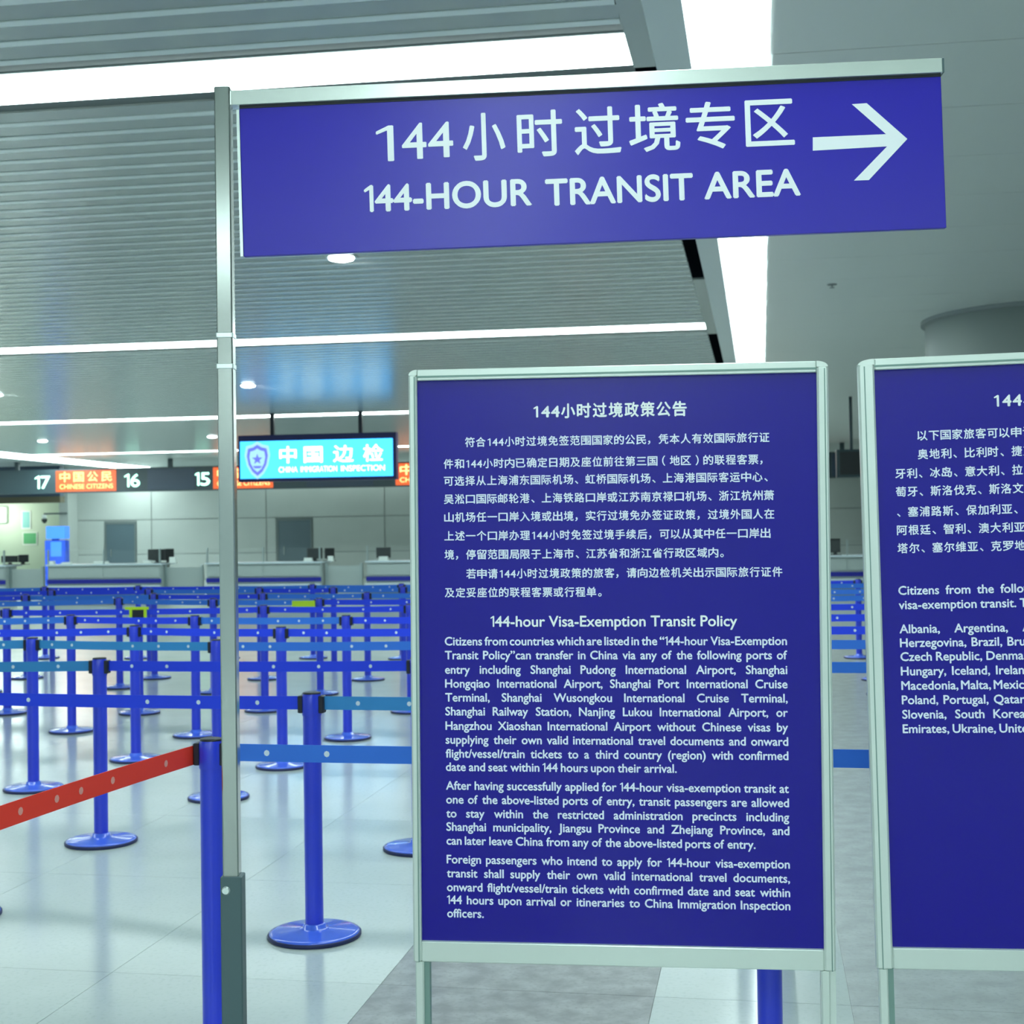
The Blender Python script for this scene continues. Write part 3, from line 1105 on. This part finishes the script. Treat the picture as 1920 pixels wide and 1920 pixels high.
YS = -0.0068
q = MB()
for i, (x0, x1, yb, yt) in enumerate([(707, 740, 304, 238), (755, 801, 300, 233), (804, 851, 297, 231)]):
    a, z0 = sl_(x0, yb); b, z1 = sl_(x1, yb); _, z1 = sl_((x0 + x1) / 2, yt)
    q = MB(); put_fit(q, '144'[i], a, b, z0, (z1 - z0) / 0.69, M_letter, YS, 0.009)
    o = q.build('character', t); local(o, mtx)
for ch, x0, x1, yb, yt in [('小', 869, 949, 304, 213), ('时', 971, 1056, 297, 208), ('过', 1078, 1166, 293, 202), ('境', 1180, 1276, 288, 195), ('专', 1287, 1379, 283, 192), ('区', 1398, 1490, 277, 188)]:
    a, z0 = sl_(x0, yb); b, _ = sl_(x1, yb); _, z1 = sl_((x0 + x1) / 2, yt)
    vs, fs, xa, xb = glyphs(ch, 0.012)
    ya = min(p[1] for p in vs); yb_ = max(p[1] for p in vs)
    q = MB(); q.add([(a + (p[0] - xa) / (xb - xa) * (b - a), YS - p[2] * 0.00012, z0 + (p[1] - ya) / (yb_ - ya) * (z1 - z0)) for p in vs], fs, M_letter)
    o = q.build('character', t); local(o, mtx)
for wd, x0, x1, yb, yt in [('144-HOUR', 684, 998, 390, 345), ('TRANSIT', 1023, 1300, 378, 335), ('AREA', 1320, 1501, 370, 322)]:
    a, z0 = sl_(x0, (yb + 0)); b, z0b = sl_(x1, yb)
    zc_ = sl_((x0 + x1) / 2, (yb + yt) / 2)[1]
    hh = 0.0615
    q = MB(); put_fit(q, wd, a, b, zc_ - hh / 2, hh / 0.69, M_letter, YS, 0.022)
    o = q.build('english_word', t); local(o, mtx); o['kind'] = 'stuff'
q = MB()
pts_px = [(1523, 260), (1648, 258), (1596, 196), (1622, 195), (1700, 262), (1628, 339), (1600, 340), (1660, 279), (1523, 283)]
pts_px = [(1523, 259), (1660, 253), (1596, 197), (1624, 195), (1700, 262), (1628, 339), (1600, 340), (1662, 276), (1523, 284)]
pl = [sl_(*p) for p in pts_px]
q.add([(a, YS, b) for a, b in pl], [(0, 8, 7, 1), (1, 7, 4), (1, 4, 3, 2), (7, 6, 5, 4)], M_letter)
o = q.build('arrow', t); local(o, mtx)

# ================================================================== NOTICE BOARDS
CN1_T = '144小时过境政策公告'
CN1 = ['\u3000\u3000符合144小时过境免签范围国家的公民，凭本人有效国际旅行证',
       '件和144小时内已确定日期及座位前往第三国（地区）的联程客票，',
       '可选择从上海浦东国际机场、虹桥国际机场、上海港国际客运中心、',
       '吴淞口国际邮轮港、上海铁路口岸或江苏南京禄口机场、浙江杭州萧',
       '山机场任一口岸入境或出境，实行过境免办签证政策，过境外国人在',
       '上述一个口岸办理144小时免签过境手续后，可以从其中任一口岸出',
       '境，停留范围局限于上海市、江苏省和浙江省行政区域内。',
       '\u3000\u3000若申请144小时过境政策的旅客，请向边检机关出示国际旅行证件',
       '及定妥座位的联程客票或行程单。']
CN1_y = [830, 870, 902, 936, 970, 1005, 1040, 1076, 1111]
EN1_T = '144-hour Visa-Exemption Transit Policy'
EN1 = [('Citizens from countries which are listed in the “144-hour Visa-Exemption', 1203, 1),
       ('Transit Policy”can transfer in China via any of the following ports of', 1229, 1),
       ('entry including Shanghai Pudong International Airport, Shanghai', 1256, 1),
       ('Hongqiao International Airport, Shanghai Port International Cruise', 1282, 1),
       ('Terminal, Shanghai Wusongkou International Cruise Terminal,', 1308, 1),
       ('Shanghai Railway Station, Nanjing Lukou International Airport, or', 1334, 1),
       ('Hangzhou Xiaoshan International Airport without Chinese visas by', 1361, 1),
       ('supplying their own valid international travel documents and onward', 1387, 1),
       ('flight/vessel/train tickets to a third country (region) with confirmed', 1413, 1),
       ('date and seat within 144 hours upon their arrival.', 1438, 0),
       ('After having successfully applied for 144-hour visa-exemption transit at', 1473, 1),
       ('one of the above-listed ports of entry, transit passengers are allowed', 1499, 1),
       ('to stay within the restricted administration precincts including', 1525, 1),
       ('Shanghai municipality, Jiangsu Province and Zhejiang Province, and', 1550, 1),
       ('can later leave China from any of the above-listed ports of entry.', 1576, 0),
       ('Foreign passengers who intend to apply for 144-hour visa-exemption', 1611, 1),
       ('transit shall supply their own valid international travel documents,', 1637, 1),
       ('onward flight/vessel/train tickets with confirmed date and seat within', 1663, 1),
       ('144 hours upon arrival or itineraries to China Immigration Inspection', 1687, 1),
       ('officers.', 1712, 0)]
CN2 = ['\u3000\u3000以下国家旅客可以申请144小时过境政策：',
       '\u3000\u3000奥地利、比利时、捷克、丹麦、爱沙尼亚、芬兰、法国、德国、匈',
       '牙利、冰岛、意大利、拉脱维亚、立陶宛、卢森堡、马耳他、荷兰、葡',
       '萄牙、斯洛伐克、斯洛文尼亚、西班牙、瑞典、瑞士、希腊、波兰、俄',
       '、塞浦路斯、保加利亚、罗马尼亚、乌克兰、美国、加拿大、巴西、阿',
       '阿根廷、智利、澳大利亚、新西兰、韩国、日本、新加坡、文莱、阿联',
       '塔尔、塞尔维亚、克罗地亚、波黑、黑山、马其顿、阿尔巴尼亚。']
CN2_y = [818, 853, 888, 922, 960, 994, 1028]
EN2 = [('Citizens from the following countries may apply for the 144-hour', 1108, 1),
       ('visa-exemption transit. They are:', 1135, 0),
       ('Albania, Argentina, Australia, Austria, Belgium, Bosnia and', 1180, 1),
       ('Herzegovina, Brazil, Brunei, Bulgaria, Canada, Chile, Croatia, Cyprus,', 1206, 1),
       ('Czech Republic, Denmark, Estonia, Finland, France, Germany, Greece,', 1232, 1),
       ('Hungary, Iceland, Ireland, Italy, Japan, Latvia, Lithuania, Luxembourg,', 1259, 1),
       ('Macedonia, Malta, Mexico, Monaco, Montenegro, Netherlands, Norway,', 1286, 1),
       ('Poland, Portugal, Qatar, Romania, Russia, Serbia, Singapore, Slovakia,', 1313, 1),
       ('Slovenia, South Korea, Spain, Sweden, Switzerland, United Arab', 1340, 1),
       ('Emirates, Ukraine, United Kingdom, United States.', 1367, 0)]


def board(TL, TR, BL, label, content):
    mtx, Wd, Hd = frame_of(TL, TR, BL)
    print('board', round(Wd, 3), round(Hd, 3), mtx.translation)
    base = mtx.translation.copy()
    c = base + mtx.col[0].to_3d() * (Wd / 2)
    t = thing('notice_board', label, 'notice board', (c.x, c.y, 0))
    iv = Matrix.Translation((-c.x, -c.y, 0))

    def add(q, name, parent=None, lab=None):
        o = q.build(name, t)
        o.matrix_local = iv @ mtx
        if lab:
            tag(o, lab)
        return o
    fw, ft, fb, dep = content['fw'], 0.024, 0.044, 0.028
    q = MB()
    q.box(0.0, Wd, -0.002, 0.012, 0.0, Hd, M_panel2)
    add(q, 'poster_panel')
    zt = Hd + ft
    floor_z = -base.z
    # side posts with rounded shoulders
    for side in (0, 1):
        q = MB()
        x0, x1 = (-fw[0], 0.0) if side == 0 else (Wd, Wd + fw[1])
        q.box(x0, x1, -dep / 2 - 0.002, dep / 2, -fb, zt - 0.012, M_frame, 0.004)
        cxx = x1 if side == 0 else x0
        rr = abs(x1 - x0)
        pts = [(cxx, zt - 0.0125)]
        for k in range(7):
            a_ = k / 6 * math.pi / 2
            dx = rr * math.cos(a_) * (-1 if side == 0 else 1)
            pts.append((cxx + dx, zt - 0.0125 + 0.0125 * math.sin(a_)))
        if side == 1:
            pts = pts
        q.poly(pts, -dep / 2, dep / 2 - 0.002, M_frame)
        g = x0 + 0.013 if side == 0 else x1 - 0.008
        q.box(g - 0.0012, g + 0.0012, -dep / 2 - 0.0026, -dep / 2 - 0.0016, -fb, zt - 0.016, M_framedk)
        add(q, 'side_rail')
        q = MB()
        lw = 0.031
        lx0, lx1 = (x0 + 0.004, x0 + 0.004 + lw) if side == 0 else (x1 - lw, x1)
        q.box(lx0, lx1 - 0.012, -0.014, 0.014, floor_z + 0.028, -fb, M_frame, 0.003)
        q.box(lx1 - 0.012, lx1, -0.008, 0.014, floor_z + 0.028, -fb, M_framedk if side == 0 else M_frame)  # inner strip of the left leg coloured dark to stand for shadow
        add(q, 'leg')
        q = MB()
        q.box(lx0 - 0.002, lx1 + 0.002, -0.22, 0.22, floor_z + 0.004, floor_z + 0.028, M_frame, 0.004)
        add(q, 'foot')
    q = MB()
    q.box(0.0, Wd, -dep / 2, dep / 2 - 0.002, Hd, zt, M_frame, 0.003)
    q.box(0.0, Wd, -dep / 2 - 0.002, -dep / 2, Hd + 0.006, Hd + 0.010, M_framedk)
    add(q, 'top_rail')
    q = MB()
    q.box(0.0, Wd, -dep / 2, dep / 2 - 0.002, -fb, 0.0, M_frame, 0.003)
    add(q, 'bottom_rail')

    minv = mtx.inverted()

    def loc(x, y):
        d = ray(x, y); nn = mtx.col[1].to_3d(); P = Vector((0, 0, EYE))
        l = minv @ (P + d * ((mtx.translation - P).dot(nn) / d.dot(nn)))
        return l.x, l.z
    YT = -0.0028
    px = 2.97 / FPX
    xl = loc(content['xl'], 1300)[0]
    Wt = content['wt']
    xr = xl + Wt
    q = MB()
    tw = content['title_w']
    xc = (xl + xr) / 2 + content.get('tdx', 0)
    zt_ = loc(*content['title_px'])[1]
    pt = tw / (3 * 0.62 + 8)
    put_chars(q, CN1_T, xc - tw / 2, pt, zt_ - pt * 0.36, pt * 0.98, M_letter, YT, 0.028, 0.62)
    add(q, 'title_lettering')['kind'] = 'stuff'
    q = MB()
    pitch = Wt * content['cnf'] / 30.0
    for ln, y in zip(content['cn'], content['cn_y']):
        z = loc(content['xl'], y)[1]
        put_chars(q, ln, xl, pitch, z - pitch * 0.36, pitch * 0.95, M_letter2, YT, 0.020, 0.55)
    add(q, 'chinese_lettering')['kind'] = 'stuff'
    size = 0.0262
    if content.get('en_t'):
        q = MB()
        z = loc(1155, 1165)[1]
        w_ = 470 * px * 0.995
        x0 = loc(920, 1165)[0]
        put_fit(q, EN1_T, x0, x0 + w_, z - 0.0105, 0.033, M_letter, YT, 0.018)
        add(q, 'english_title_lettering')['kind'] = 'stuff'
    bold = 0.021
    just = [l for l, y, j in content['en'] if j]
    sx = block_scale(just, Wt, size, bold)
    print('sx', sx)
    q = MB()
    for l, y, j in content['en']:
        z = loc(content['xl'], y)[1]
        put_words(q, l, xl, xr, z - size * 0.30, size, sx, M_letter2, YT, bold, bool(j))
    add(q, 'english_lettering')['kind'] = 'stuff'
    return t


D1 = 3.06
TL = onY(783, 715, D1); BL = onY(791, 1762, D1)
TR = onY(1530, 699, D1 * 1046 / 1078)
board(TL, TR, BL, 'left blue notice board with Chinese and English policy text, aluminium frame',
      dict(fw=(0.018, 0.024), title_w=296 * 2.99 / FPX, title_px=(1150, 769), cn=CN1, cn_y=CN1_y, en_t=1, en=EN1, xl=835, wt=0.741, cnf=0.97, tdx=-0.005))
TL = onY(1638, 695, 2.97); BL = onY(1652, 1774, 2.97)
TR = TL + Vector((0.87 * math.cos(math.radians(8.5)), -0.87 * math.sin(math.radians(8.5)), 0.011))
board(TL, TR, BL, 'right blue notice board cut by the right picture edge, country list text',
      dict(fw=(0.034, 0.024), title_w=296 * 2.94 / FPX, title_px=(1900, 750), cn=CN2, cn_y=CN2_y, en=EN2, xl=1690, wt=0.742, cnf=0.97, tdx=0.0))

bpy.context.view_layer.update()
